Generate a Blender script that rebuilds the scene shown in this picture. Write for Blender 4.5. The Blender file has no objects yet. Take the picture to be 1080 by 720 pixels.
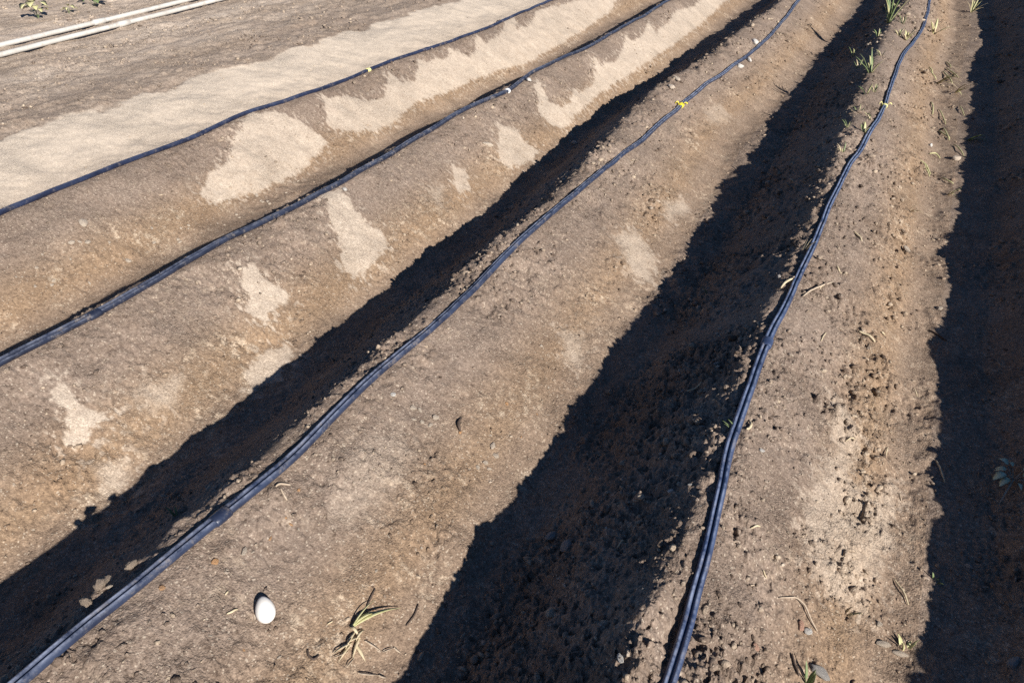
import bpy, bmesh, math, random
import numpy as np
from mathutils import Vector, Matrix

random.seed(7)
rng = np.random.default_rng(11)
scene = bpy.context.scene
COL = scene.collection
R = math.radians
Q = 1.0                                   # ground mesh density

# ------------------------------------------------------------------ camera model
F = 780.0; W, Hh = 1080.0, 720.0
CAM = np.array([0.0, 0.0, 1.60])
PITCH, YAW = R(33.7), R(26.4)
head = np.array([-math.sin(YAW), math.cos(YAW), 0.0])
rgt = np.array([math.cos(YAW), math.sin(YAW), 0.0])
fwd = head * math.cos(PITCH) + np.array([0, 0, -math.sin(PITCH)])
upv = np.cross(rgt, fwd)

def ray(px, py):
    d = fwd + rgt * ((px - W / 2) / F) - upv * ((py - Hh / 2) / F)
    return d / np.linalg.norm(d)

def on_plane(px, py, z):
    d = ray(px, py)
    t = (z - CAM[2]) / d[2]
    p = CAM + d * t
    return p[0], p[1]

# ------------------------------------------------------------------ noise
def _hash(ix, iy, seed):
    h = ix.astype(np.uint32) * np.uint32(374761393) + iy.astype(np.uint32) * np.uint32(668265263) \
        + np.uint32((seed * 2246822519 + 3266489917) & 0xffffffff)
    h ^= h >> np.uint32(15); h *= np.uint32(2246822519)
    h ^= h >> np.uint32(13); h *= np.uint32(3266489917)
    h ^= h >> np.uint32(16)
    return (h >> np.uint32(8)).astype(np.float32) * np.float32(1.0 / 16777216.0)

def vnoise(x, y, seed=0):
    xf = np.floor(x); yf = np.floor(y)
    ix = xf.astype(np.int32); iy = yf.astype(np.int32)
    fx = (x - xf).astype(np.float32); fy = (y - yf).astype(np.float32)
    fx = fx * fx * fx * (fx * (fx * 6 - 15) + 10)
    fy = fy * fy * fy * (fy * (fy * 6 - 15) + 10)
    a = _hash(ix, iy, seed); b = _hash(ix + 1, iy, seed)
    c = _hash(ix, iy + 1, seed); d = _hash(ix + 1, iy + 1, seed)
    return (a + (b - a) * fx + (c - a) * fy + (a - b - c + d) * fx * fy) * 2 - 1

def fbm(x, y, seed, octs=3, gain=0.5):
    s = 0; a = 1.0; f = 1.0
    for o in range(octs):
        s = s + a * vnoise(x * f + 17.3 * o, y * f - 9.1 * o, seed + o)
        a *= gain; f *= 2.07
    return s

def lumps(x, y, cell, density, seed):
    """jittered-grid clods: half-ellipsoid bumps of random radius, in units of height 0..1*cell"""
    u = x / cell; v = y / cell
    iu = np.floor(u - 0.5).astype(np.int32); iv = np.floor(v - 0.5).astype(np.int32)
    out = np.zeros_like(x, dtype=np.float32)
    for a in (0, 1):
        for b in (0, 1):
            cx = iu + a; cy = iv + b
            h1 = _hash(cx, cy, seed); h2 = _hash(cx, cy, seed + 1)
            h3 = _hash(cx, cy, seed + 2); h4 = _hash(cx, cy, seed + 3)
            rad = 0.16 + 0.32 * h3 * h3
            dx = u - (cx + 0.3 + 0.4 * h1); dy = v - (cy + 0.3 + 0.4 * h2)
            e = 0.7 + 0.6 * h4
            ca = np.cos(h1 * 6.28); sa = np.sin(h1 * 6.28)
            px_ = (dx * ca + dy * sa) * np.sqrt(e); py_ = (dy * ca - dx * sa) / np.sqrt(e)
            ax_ = np.abs(px_); ay_ = np.abs(py_)
            dd = np.maximum(np.maximum(ax_, ay_), 0.5 * ax_ + 0.82 * ay_ + 0.12 * px_)
            top = 0.55 + 0.35 * h2 + (px_ * (h2 - 0.5) + py_ * (h3 - 0.5)) * 1.6 / rad
            bump = np.minimum((rad - dd) * 1.9, rad * top) * (dd < rad) * (h4 < density)
            out = np.maximum(out, bump.astype(np.float32))
    return out * cell

def sstep(a, b, x):
    t = np.clip((x - a) / (b - a), 0, 1)
    return t * t * (3 - 2 * t)

def smin(a, b, k):
    h = np.clip(0.5 + 0.5 * (b - a) / k, 0, 1)
    return b + (a - b) * h - k * h * (1 - h)

def smax(a, b, k):
    return -smin(-a, -b, k)

# ------------------------------------------------------------------ rows, from where the hoses run
RH = 0.30                                   # ridge height
HOSE_PX = {
 1: [(0,225),(30,212),(60,200),(100,183),(150,163),(200,145),(250,122),(270,115),(300,106),(345,90),(385,74),(420,62),(460,48),(500,35),(540,18),(575,2)],
 2: [(0,382),(60,350),(120,320),(160,297),(200,272),(250,245),(300,222),(350,196),(400,168),(440,143),(480,121),(510,106),(535,94),(560,77),(590,62),(620,49),(650,33),(680,15),(703,0)],
 3: [(20,720),(60,684),(110,642),(160,603),(210,562),(258,522),(310,478),(360,428),(400,388),(450,345),(500,298),(550,250),(600,205),(640,172),(680,138),(705,112),(722,95),(745,78),(775,57),(800,40),(822,20),(840,0)],
 4: [(705,720),(718,680),(730,635),(742,595),(752,550),(762,505),(775,455),(790,415),(803,375),(818,340),(832,315),(848,280),(862,250),(875,215),(893,180),(912,145),(928,120),(938,95),(946,70),(955,47),(968,30),(978,14),(982,0)],
}
CREST_PX = {
 3: [(26,720),(114,642),(164,602),(206,551),(303,468),(394,379),(494,289),(591,202),(648,143),(691,95),(751,56),(828,0)],
 4: [(672,700),(690,640),(721,570),(753,500),(777,440),(804,362),(826,308),(853,250),(873,198),(891,152),(907,111),(924,62),(944,20),(960,0)],
}
YS = np.linspace(-14, 80, 1900)

def poly_to_x(pts, z, sig):
    w = np.array([on_plane(px, py, z) for px, py in pts])
    o = np.argsort(w[:, 1]); w = w[o]
    xs = np.interp(YS, w[:, 1], w[:, 0])
    dy = YS[1] - YS[0]
    n = int(3 * sig / dy) + 1
    k = np.exp(-0.5 * (np.arange(-n, n + 1) * dy / sig) ** 2); k /= k.sum()
    pad = np.concatenate([np.full(n, xs[0]), xs, np.full(n, xs[-1])])
    return np.convolve(pad, k, 'valid')

hose_x = {i: poly_to_x(p, RH + 0.012, 0.07) for i, p in HOSE_PX.items()}
crest_x = {}
for i in (1, 2):
    crest_x[i] = poly_to_x(HOSE_PX[i], RH + 0.012, 0.35) - 0.015
for i in (3, 4):
    crest_x[i] = poly_to_x(CREST_PX[i], RH, 0.16)
SP = float(np.mean(crest_x[4] - crest_x[1])) / 3
for i in (5, 6, 7, 8):
    crest_x[i] = poly_to_x(CREST_PX[4], RH, 0.55) + SP * (i - 4) - 0.045 + np.clip((YS - 0.4) * 0.036, 0, 0.24) + 0.012 * np.sin(YS * 1.7 + i)
print('spacing', SP, {i: round(float(c.mean()), 3) for i, c in crest_x.items()})

def crest_at(i, y):
    return np.interp(y, YS, crest_x[i])

def base_height(x, y):
    """the smooth land: the ridges, furrows and the flat bed to the left"""
    z = np.full(np.shape(x), -10.0)
    for i in crest_x:
        t = x - crest_at(i, y)
        hw = np.where(t > 0, 0.49 if i == 3 else (0.455 if i > 3 else 0.425), 0.375)
        raw = 1 - (np.abs(t) - np.where(t > 0, 0.05, 0.018)) / hw
        s = smin(raw, 1.0 + 0 * raw, np.where(t > 0, 0.13, 0.06))
        zi = RH * s
        if i in (5,):
            zi = RH * 1.02 * s
        z = np.maximum(z, zi)
    z = smax(z, 0 * z + 0.012, 0.03)
    c1 = crest_at(1, y)
    left = sstep(0.5, 1.5, c1 - x)
    z = z + 0.20 * left + 0.085 * np.clip(c1 - x - 1.3, 0, 5) * sstep(1.0, 2.0, c1 - x)
    # two dents and a heap beside the hose of the fourth ridge
    for (mx, my, amp, rx, ry) in MOUNDS:
        z = z + amp * np.exp(-((x - mx) / rx) ** 2 - ((y - my) / ry) ** 2)
    return z

MOUNDS = []
def _m(px, py, amp, rx, ry):
    mx, my = on_plane(px, py, RH - 0.02); MOUNDS.append((mx, my, amp, rx, ry))
_m(712, 668, -0.040, 0.035, 0.10)
_m(676, 668, 0.028, 0.06, 0.13)
_m(690, 705, 0.012, 0.05, 0.06)
def _f(px, py, amp, rx, ry):
    mx, my = on_plane(px, py, 0.02); MOUNDS.append((mx, my, amp, rx, ry))
_f(670, 410, 0.034, 0.30, 0.60)
_m(93, 636, 0.022, 0.030, 0.05)
_m(108, 619, 0.020, 0.024, 0.04)
_m(139, 597, 0.020, 0.024, 0.03)
_m(188, 556, 0.016, 0.03, 0.07)

def ground_at(px, py, fn=None):
    fn = fn or base_height
    d = ray(px, py)
    t0 = 0.3; prev = t0
    while t0 < 60:
        p = CAM + d * t0
        if p[2] < float(fn(np.array([p[0]]), np.array([p[1]]))[0]):
            break
        prev = t0; t0 += 0.02 + 0.004 * t0
    a, b = prev, t0
    for _ in range(18):
        m = (a + b) / 2; p = CAM + d * m
        if p[2] < float(fn(np.array([p[0]]), np.array([p[1]]))[0]): b = m
        else: a = m
    return CAM + d * b

# ------------------------------------------------------------------ dry sand patches (pale, with outlines of their own)
PATCH = [
 (1.0, [(262,122),(290,118),(318,128),(345,148),(318,178),(300,190),(262,205),(228,215),(212,205),(222,180),(240,172),(246,150)]),
 (1.0, [(340,100),(350,106),(362,104),(372,101),(384,106),(404,104),(409,92),(410,76),(415,80),(424,88),(437,86),(441,74),(440,62),(449,66),(462,64),(470,62),(474,50),(480,56),(494,62),(501,54),(502,38),(512,46),(526,40),(532,28),(536,19),(545,31),(560,26),(566,12),(600,2),(660,-12),(640,15),(600,42),(560,65),(500,85),(470,98),(445,105),(415,128),(395,138),(365,140),(345,130)]),
 (1.0, [(340,205),(358,203),(372,215),(385,235),(402,242),(410,255),(400,272),(385,290),(370,292),(362,280),(362,262),(350,235)]),
 (1.0, [(254,281),(268,280),(275,292),(290,300),(303,308),(300,318),(285,330),(280,345),(270,335),(258,328),(262,315),(256,300)]),
 (1.0, [(50,410),(68,402),(75,420),(88,430),(118,432),(112,445),(95,452),(75,470),(68,465),(75,452),(70,435),(55,420)]),
 (1.0, [(563,84),(570,89),(579,108),(592,114),(602,110),(604,94),(613,97),(624,92),(627,78),(626,60),(634,68),(648,64),(656,54),(660,38),(667,44),(678,40),(684,22),(692,36),(702,26),(716,8),(730,8),(745,-5),(775,-8),(740,25),(700,55),(660,80),(630,100),(610,120),(595,135),(580,130),(570,122)]),
 (0.95, [(525,132),(543,135),(552,148),(568,160),(560,170),(540,178),(530,172),(525,158)]),
 (0.9, [(478,178),(490,180),(497,200),(485,208),(478,195)]),
 (0.6, [(455,200),(468,198),(466,222),(455,212)]),
 (0.85, [(270,375),(300,358),(312,368),(292,400),(265,412),(258,395)]),
 (0.75, [(648,250),(670,245),(690,275),(684,300),(664,288)]),
 (0.7, [(700,215),(720,210),(728,222),(705,235)]),
 (0.45, [(743,115),(760,110),(772,125),(750,132)]),
 (0.6, [(593,345),(615,348),(612,388),(595,378)]),
 (0.8, [(106,492),(132,486),(128,510),(112,520)]),
 (0.6, [(140,408),(190,398),(185,425),(150,432)]),
 (0.62, [(872,405),(890,425),(905,470),(893,500),(915,525),(945,515),(938,580),(905,645),(868,625),(850,575),(848,530),(868,500),(882,470)]),
 (0.3, [(380,470),(420,455),(440,480),(410,520),(370,560),(345,540)]),
]
SAND_PX = [(-40,158),(0,147),(23,137),(53,127),(67,118),(100,115),(147,100),(187,88),(233,75),(277,63),(317,50),(360,37),(420,18),(480,0),(530,-15)]
def cheap_base(x, y):
    return base_height(x, y)
patches = []
for amt, pts in PATCH:
    patches.append((amt, np.array([ground_at(px, py)[:2] for px, py in pts])))
sand_w = np.array([ground_at(px, py)[:2] for px, py in SAND_PX])
sand_w = sand_w[np.argsort(sand_w[:, 1])]

def poly_sd(P, x, y):
    """signed distance to a polygon, positive inside"""
    d = np.full(x.shape, 1e9); inside = np.zeros(x.shape, bool)
    n = len(P)
    for i in range(n):
        ax, ay = P[i]; bx, by = P[(i + 1) % n]
        ex, ey = bx - ax, by - ay
        wx, wy = x - ax, y - ay
        t = np.clip((wx * ex + wy * ey) / (ex * ex + ey * ey + 1e-12), 0, 1)
        d = np.minimum(d, (wx - ex * t) ** 2 + (wy - ey * t) ** 2)
        cond = ((ay > y) != (by > y)) & (x < (bx - ax) * (y - ay) / ((by - ay) if abs(by - ay) > 1e-9 else 1e-9) + ax)
        inside ^= cond
    d = np.sqrt(d)
    return np.where(inside, d, -d)

def dry_mask(x, y):
    out = np.zeros(x.shape, np.float32)
    wob = 0.011 * fbm(x * 18, y * 18, 301, 3) + 0.007 * fbm(x * 75, y * 75, 305, 3)
    for amt, P in patches:
        mn = P.min(0) - 0.1; mx = P.max(0) + 0.1
        k = np.where((x > mn[0]) & (x < mx[0]) & (y > mn[1]) & (y < mx[1]))[0]
        if len(k) == 0: continue
        if True:
            sd = poly_sd(P, x[k], y[k]) + wob[k]
            soft = 0.006 if amt > 0.82 else 0.03
            m = sstep(-soft, soft, sd)
            # crumbs of dry crust lying round about
            sp = 0.75 * sstep(0.42, 0.62, fbm(x[k] * 55, y[k] * 55, 330, 2)) * sstep(-0.085, -0.01, sd)
            out[k] = np.maximum(out[k], amt * np.maximum(m * (0.88 + 0.12 * fbm(x[k] * 30, y[k] * 30, 335, 2)), sp))
    c1 = crest_at(1, y)
    edge = np.interp(y, sand_w[:, 1], sand_w[:, 0])
    w2 = 0.05 * fbm(x * 4, y * 4, 311, 4)
    s = sstep(-0.02, 0.02, x - edge + w2) * sstep(0.03, 0.09, c1 - x)
    return np.maximum(out, s.astype(np.float32)).astype(np.float32)

# ------------------------------------------------------------------ the full land with clods
def full_height(x, y, want_masks=False):
    x = np.asarray(x, np.float64); y = np.asarray(y, np.float64)
    z0 = base_height(x, y)
    tmin = np.full(x.shape, 9.0)
    nearest = np.zeros(x.shape, np.int32)
    for i in crest_x:
        t = x - crest_at(i, y)
        m = np.abs(t) < np.abs(tmin)
        tmin = np.where(m, t, tmin); nearest = np.where(m, i, nearest)
    at = np.abs(tmin)
    # distance to the hoses: the soil beneath one is pressed flat
    dh = np.full(x.shape, 9.0)
    for i in hose_x:
        dh = np.minimum(dh, np.abs(x - np.interp(y, YS, hose_x[i])))
    free = 1 - 0.85 * np.exp(-(dh / 0.022) ** 2)
    dry = dry_mask(x, y)
    # roughness of the tilth
    rough = np.full(x.shape, 0.55)
    rough = np.where(nearest <= 2, 0.58, rough)
    rough = np.where((nearest == 3) & (tmin > 0), 0.72, rough)
    rough = np.where((nearest == 4), 1.02, rough)
    rough = np.where((nearest >= 5), 0.75, rough)
    crest = np.exp(-(at / 0.10) ** 2)
    rough = rough + (0.95 - rough) * crest * np.where(nearest <= 2, 0.35, 0.8)
    floor_ = sstep(0.36, 0.47, at)
    rough = rough * (1 - 0.55 * floor_)
    farleft = sstep(0.6, 1.0, crest_at(1, y) - x)
    rough = rough * (1 - farleft) + 0.55 * farleft
    rough = rough * (1 - 0.75 * np.clip(dry, 0, 1) * (nearest <= 3))
    rough *= np.clip(0.95 + 0.55 * fbm(x * 3.4, y * 3.4, 41, 4) * 1.3, 0.25, 1.6)
    wx = x + 0.0055 * vnoise(x * 60, y * 60, 51) + 0.0025 * vnoise(x * 170, y * 170, 53)
    wy = y + 0.0055 * vnoise(x * 60 + 9, y * 60, 52) + 0.0025 * vnoise(x * 170 + 5, y * 170, 54)
    z = z0 + 0.010 * fbm(x * 2.6, y * 2.1, 1, 3)
    z = z + (0.004 + 0.007 * rough) * fbm(x * 11, y * 9, 5, 3) * free
    z = z + rough * 0.0045 * fbm(x * 45, y * 45, 9, 3) * free
    bil = np.abs(vnoise(wx * 38, wy * 38, 13)) + 0.5 * np.abs(vnoise(wx * 85, wy * 85, 14)) + 0.28 * np.abs(vnoise(wx * 170, wy * 170, 15))
    z = z + np.clip(rough - 0.25, 0, 1.2) * 0.0085 * (0.55 - bil) * free * -1.0
    # tool marks running down the flanks, wandering
    q = x * 0.55 + y
    z = z + rough * rough * 0.006 * vnoise(q * 42, (x - 0.6 * y) * 9, 61) * sstep(0.05, 0.15, at) * (1 - floor_)
    # shallow plough lines along the flat bed
    z = z + farleft * (1 - np.clip(dry, 0, 1)) * 0.007 * fbm(x * 13, y * 1.6, 71, 3)
    near = (np.hypot(x, y) < 14)
    k = np.where(near)[0]
    xx, yy = wx[k], wy[k]
    l = 0.55 * lumps(xx, yy, 0.070, 0.12, 101) * (rough[k] > 0.35) \
        + 0.58 * lumps(xx, yy, 0.030, 0.42, 111) + 0.75 * lumps(xx, yy, 0.016, 0.55, 121)
    z[k] += 1.15 * l * np.clip(rough[k], 0, 1.4) ** 1.2 * free[k]
    # small pits
    pit = np.maximum(lumps(xx + 3.1, yy, 0.045, 0.22, 141), 1.3 * lumps(xx + 1.7, yy + 0.4, 0.024, 0.36, 151))
    z[k] -= 1.15 * pit * np.clip(rough[k] - 0.25, 0, 1.1) * free[k]
    if want_masks:
        frac = np.clip(z0 / RH, 0, 1)
        damp = sstep(0.75, 0.25, frac) * (1 - farleft) * np.where(tmin > 0, 1.0, 0.25) * (1 - 0.6 * floor_)
        off = np.interp(y, sand_w[:, 1], sand_w[:, 0]) - x + 0.25 * fbm(x * 2.0, y * 0.5, 350, 3)
        bed = farleft * (1 - 0.6 * np.exp(-(np.maximum(off, 0) / 0.75) ** 2) * (1 - np.clip(dry, 0, 1)))
        return z, dry, damp.astype(np.float32), rough.astype(np.float32), bed.astype(np.float32)
    return z

# ------------------------------------------------------------------ helpers for objects
def tag(o, label=None, cat=None, group=None, kind=None):
    if label: o['label'] = label
    if cat: o['category'] = cat
    if group: o['group'] = group
    if kind: o['kind'] = kind
    return o

def mesh_obj(name, bm, mat, parent=None, smooth=True):
    me = bpy.data.meshes.new(name)
    bm.to_mesh(me); bm.free()
    if smooth:
        me.polygons.foreach_set('use_smooth', [True] * len(me.polygons))
    me.materials.append(mat)
    o = bpy.data.objects.new(name, me)
    COL.objects.link(o)
    if parent: o.parent = parent
    return o

def empty(name, loc, rz=0.0):
    o = bpy.data.objects.new(name, None)
    o.empty_display_size = 0.05
    o.location = loc; o.rotation_euler = (0, 0, rz)
    COL.objects.link(o)
    return o

# ------------------------------------------------------------------ materials
class NT:
    def __init__(self, name):
        self.m = bpy.data.materials.new(name); self.m.use_nodes = True
        self.t = self.m.node_tree; self.t.nodes.clear()
        self.out = self.n('ShaderNodeOutputMaterial')
        self.b = self.n('ShaderNodeBsdfPrincipled')
        self.l(self.b.outputs[0], self.out.inputs[0])
    def n(self, typ, **kw):
        nd = self.t.nodes.new(typ)
        for k, v in kw.items(): setattr(nd, k, v)
        return nd
    def l(self, a, b): self.t.links.new(a, b)
    def set(self, sock, v):
        if hasattr(v, 'is_linked') or isinstance(v, bpy.types.NodeSocket): self.l(v, sock)
        else: sock.default_value = v
    def pos(self):
        return self.n('ShaderNodeTexCoord').outputs['Object']
    def geo(self):
        return self.n('ShaderNodeNewGeometry').outputs['Position']
    def noise(self, vec, scale, detail=4, rough=0.6, color=False):
        nd = self.n('ShaderNodeTexNoise'); self.l(vec, nd.inputs['Vector'])
        nd.inputs['Scale'].default_value = scale; nd.inputs['Detail'].default_value = detail
        nd.inputs['Roughness'].default_value = rough
        return nd.outputs['Color' if color else 'Fac']
    def voro(self, vec, scale, out='Distance', feature='F1'):
        nd = self.n('ShaderNodeTexVoronoi', feature=feature); self.l(vec, nd.inputs['Vector'])
        nd.inputs['Scale'].default_value = scale
        return nd.outputs[out]
    def ramp(self, fac, a, b, ca=0.0, cb=1.0):
        nd = self.n('ShaderNodeMapRange'); self.l(fac, nd.inputs[0])
        nd.inputs[1].default_value = a; nd.inputs[2].default_value = b
        nd.inputs[3].default_value = ca; nd.inputs[4].default_value = cb
        return nd.outputs[0]
    def mix(self, fac, a, b, blend='MIX'):
        nd = self.n('ShaderNodeMix', data_type='RGBA', blend_type=blend)
        self.set(nd.inputs[0], fac)
        self.set(nd.inputs[6], a if not isinstance(a, tuple) else (*a, 1)); self.set(nd.inputs[7], b if not isinstance(b, tuple) else (*b, 1))
        return nd.outputs[2]
    def math(self, op, a, b=0.0):
        nd = self.n('ShaderNodeMath', operation=op)
        self.set(nd.inputs[0], a); self.set(nd.inputs[1], b)
        return nd.outputs[0]
    def attr(self, name):
        return self.n('ShaderNodeAttribute', attribute_name=name).outputs['Fac']
    def bump(self, h, strength, dist, prev=None):
        nd = self.n('ShaderNodeBump'); self.l(h, nd.inputs['Height'])
        nd.inputs['Strength'].default_value = strength; nd.inputs['Distance'].default_value = dist
        if prev is not None: self.l(prev, nd.inputs['Normal'])
        return nd.outputs[0]

COL_UP = (0.205, 0.158, 0.124)       # greyish brown crumb of the ridge shoulders
COL_LOW = (0.272, 0.187, 0.118)      # warmer damp soil towards the furrow
COL_DRY = (0.60, 0.51, 0.41)       # dry sand
COL_BED = (0.58, 0.49, 0.40)        # the trodden flat bed at the left

def soil_material(name, fine=True):
    t = NT(name)
    p = t.geo()
    dry, damp, bed = t.attr('dry'), t.attr('damp'), t.attr('bed')
    c = t.mix(damp, COL_UP, COL_LOW)
    # the bed
    mp = t.n('ShaderNodeMapping'); t.l(p, mp.inputs[0]); mp.inputs['Scale'].default_value = (1.0, 0.16, 1.0)
    nb = t.noise(mp.outputs[0], 4.5, 6, 0.68)
    bed_c = t.mix(t.ramp(nb, 0.35, 0.65), (0.37, 0.298, 0.23), COL_BED)
    c = t.mix(bed, c, bed_c)
    # blotches of moisture
    n1 = t.noise(p, 2.7, 5, 0.6)
    c = t.mix(t.ramp(n1, 0.35, 0.7, 0.0, 0.55), c, t.mix(damp, (0.32, 0.253, 0.203), (0.32, 0.237, 0.162)))
    n2 = t.noise(p, 9.0, 5, 0.7)
    c = t.mix(t.ramp(n2, 0.48, 0.78, 0.0, 0.40), c, (0.20, 0.142, 0.10))
    # flecks of dry crust
    n3 = t.noise(p, 34.0, 6, 0.75)
    crust = t.math('MULTIPLY', t.ramp(n3, 0.51, 0.60, 0.0, 0.9), t.ramp(t.noise(p, 5.0, 3, 0.6), 0.50, 0.63))
    c = t.mix(t.math('MULTIPLY', crust, t.ramp(damp, 0.0, 0.6, 0.35, 1.0)), c, (0.52, 0.42, 0.31))
    # dry sand
    dn = t.noise(p, 60.0, 5, 0.7)
    dcol = t.mix(t.ramp(dn, 0.3, 0.7), (0.52, 0.43, 0.34), COL_DRY)
    dcol = t.mix(bed, dcol, t.mix(0.5, dcol, (0.70, 0.61, 0.50)))
    c = t.mix(dry, c, dcol)
    # crumb-to-crumb variation of the soil itself
    c = t.mix(1.0, c, t.mix(t.ramp(t.noise(p, 80.0, 5, 0.8), 0.30, 0.70), t.mix(dry, (0.50, 0.48, 0.47), (0.84, 0.83, 0.82)), t.mix(dry, (1.56, 1.56, 1.56), (1.12, 1.12, 1.12))), 'MULTIPLY')
    c = t.mix(t.math('MULTIPLY', t.ramp(t.noise(p, 55.0, 4, 0.65), 0.60, 0.67, 0.0, 0.75), t.math('SUBTRACT', 1.0, dry)), c, (0.075, 0.052, 0.038))  # dark specks: shade of pits put into the colour, with damp crumbs
    tone = t.attr('tone')
    c = t.mix(t.math('MAXIMUM', tone, 0.0), c, (0.52, 0.42, 0.31))
    c = t.mix(t.math('MAXIMUM', t.math('MULTIPLY', tone, -1.0), 0.0), c, (0.07, 0.05, 0.038))
    # single grains, light and dark
    vg = t.voro(p, 260.0, 'Color')
    sep = t.n('ShaderNodeSeparateColor'); t.l(vg, sep.inputs[0])
    c = t.mix(t.ramp(sep.outputs[0], 0.0, 1.0, 0.0, 0.42), c, (0.09, 0.06, 0.045))
    c = t.mix(t.ramp(sep.outputs[1], 0.955, 0.975, 0.0, 0.5), c, (0.55, 0.47, 0.37))
    t.l(c, t.b.inputs['Base Color'])
    t.b.inputs['Roughness'].default_value = 0.95
    t.b.inputs['Specular IOR Level'].default_value = 0.15
    h = t.math('ADD', t.noise(p, 170.0, 6, 0.7), t.math('MULTIPLY', t.voro(p, 220.0), -0.5))
    bn = t.n('ShaderNodeBump'); t.l(h, bn.inputs['Height']); bn.inputs['Distance'].default_value = 0.007
    t.l(t.ramp(t.noise(p, 3.3, 3, 0.6), 0.35, 0.65, 0.35, 1.0), bn.inputs['Strength'])
    t.l(bn.outputs[0], t.b.inputs['Normal'])
    return t.m

M_SOIL = soil_material('soil')

def stone_material(name, ca, cb, rough=0.8):
    t = NT(name); p = t.pos()
    oi = t.n('ShaderNodeObjectInfo').outputs['Random']
    c = t.mix(t.ramp(t.noise(p, 90, 5, 0.7), 0.3, 0.7), ca, cb)
    c = t.mix(t.ramp(oi, 0, 1, 0, 0.25), c, (0.3, 0.24, 0.18))
    t.l(c, t.b.inputs['Base Color']); t.b.inputs['Roughness'].default_value = rough
    t.l(t.bump(t.noise(p, 160, 6, 0.75), 0.9, 0.006), t.b.inputs['Normal'])
    return t.m

M_PALE = stone_material('pale_stone', (0.42, 0.34, 0.26), (0.55, 0.47, 0.38))
M_WHITE = stone_material('white_stone', (0.55, 0.52, 0.48), (0.66, 0.63, 0.58))
M_GREY = stone_material('grey_stone', (0.30, 0.28, 0.26), (0.42, 0.40, 0.37))
M_RED = stone_material('brick_fragment', (0.45, 0.22, 0.14), (0.58, 0.36, 0.26))
M_ORANGE = stone_material('orange_stone', (0.50, 0.25, 0.10), (0.55, 0.33, 0.17))
M_CLOD = stone_material('clod_soil', (0.34, 0.25, 0.18), (0.46, 0.35, 0.26), 0.95)
M_TANCLOD = stone_material('tan_clod_soil', (0.24, 0.18, 0.13), (0.40, 0.32, 0.25), 0.95)

def plain(name, ca, cb, scale=40, rough=0.5, bumpd=0.001, spec=0.5, dust=0.0):
    t = NT(name); p = t.geo()
    c = t.mix(t.ramp(t.noise(p, scale, 4, 0.65), 0.3, 0.7), ca, cb)
    if dust:
        d = t.ramp(t.noise(p, 26, 6, 0.7), 0.52, 0.70, 0.0, dust)
        c = t.mix(d, c, (0.30, 0.24, 0.18))
        t.l(t.ramp(t.noise(p, 26, 6, 0.7), 0.45, 0.70, rough, 0.9), t.b.inputs['Roughness'])
    else:
        t.b.inputs['Roughness'].default_value = rough
    t.l(c, t.b.inputs['Base Color'])
    t.b.inputs['Specular IOR Level'].default_value = spec
    t.l(t.bump(t.noise(p, scale * 5, 3, 0.6), 0.5, bumpd), t.b.inputs['Normal'])
    return t.m

def hose_material(ca, cb, c_sheen, dust):
    t = NT('hose_plastic'); p = t.geo()
    sky_sheen = t.attr('sky_sheen')
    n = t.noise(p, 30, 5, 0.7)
    w_ = t.math('MULTIPLY', sky_sheen, t.ramp(n, 0.36, 0.60))  # pale sky reflection put into the base colour, broken up by noise
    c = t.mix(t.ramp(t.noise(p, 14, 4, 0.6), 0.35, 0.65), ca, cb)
    c = t.mix(w_, c, c_sheen)
    d = t.ramp(t.noise(p, 21, 6, 0.75), 0.55, 0.72, 0.0, dust)
    c = t.mix(d, c, (0.27, 0.22, 0.175))
    t.l(c, t.b.inputs['Base Color'])
    t.l(t.ramp(t.noise(p, 21, 6, 0.75), 0.45, 0.7, 0.33, 0.85), t.b.inputs['Roughness'])
    t.l(t.bump(t.noise(p, 200, 4, 0.6), 0.5, 0.0012), t.b.inputs['Normal'])
    return t.m
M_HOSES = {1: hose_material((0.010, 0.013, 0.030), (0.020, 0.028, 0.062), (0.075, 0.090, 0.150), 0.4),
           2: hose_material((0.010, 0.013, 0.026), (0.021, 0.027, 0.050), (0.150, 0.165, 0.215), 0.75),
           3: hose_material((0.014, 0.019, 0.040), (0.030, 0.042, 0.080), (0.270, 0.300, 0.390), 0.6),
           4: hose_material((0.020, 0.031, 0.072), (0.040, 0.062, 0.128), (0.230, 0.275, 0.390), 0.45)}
M_HOSE = M_HOSES[2]
M_PVC = plain('white_pvc', (0.42, 0.40, 0.37), (0.54, 0.52, 0.48), 9, 0.5, 0.0006, 0.4, dust=0.6)
M_YELLOW = plain('yellow_plastic', (0.78, 0.60, 0.02), (0.86, 0.72, 0.05), 50, 0.45)
M_PALEYEL = plain('faded_yellow_plastic', (0.72, 0.66, 0.22), (0.80, 0.74, 0.34), 50, 0.5)
M_WHITEPL = plain('white_plastic', (0.78, 0.78, 0.76), (0.85, 0.85, 0.83), 50, 0.4)
M_EGG = plain('eggshell', (0.68, 0.65, 0.60), (0.78, 0.76, 0.72), 40, 0.5, 0.0004, dust=0.25)
M_GREEN = plain('green_leaf', (0.11, 0.155, 0.06), (0.20, 0.25, 0.11), 60, 0.55)
M_YGREEN = plain('yellow_green_leaf', (0.34, 0.335, 0.15), (0.52, 0.485, 0.27), 60, 0.6)
M_PALELEAF = plain('pale_green_leaf', (0.42, 0.47, 0.30), (0.55, 0.58, 0.42), 60, 0.6)
M_STRAW = plain('dry_straw', (0.38, 0.31, 0.19), (0.56, 0.47, 0.32), 80, 0.7)
M_ROOT = plain('pale_root', (0.33, 0.255, 0.18), (0.45, 0.365, 0.275), 80, 0.8)
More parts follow.
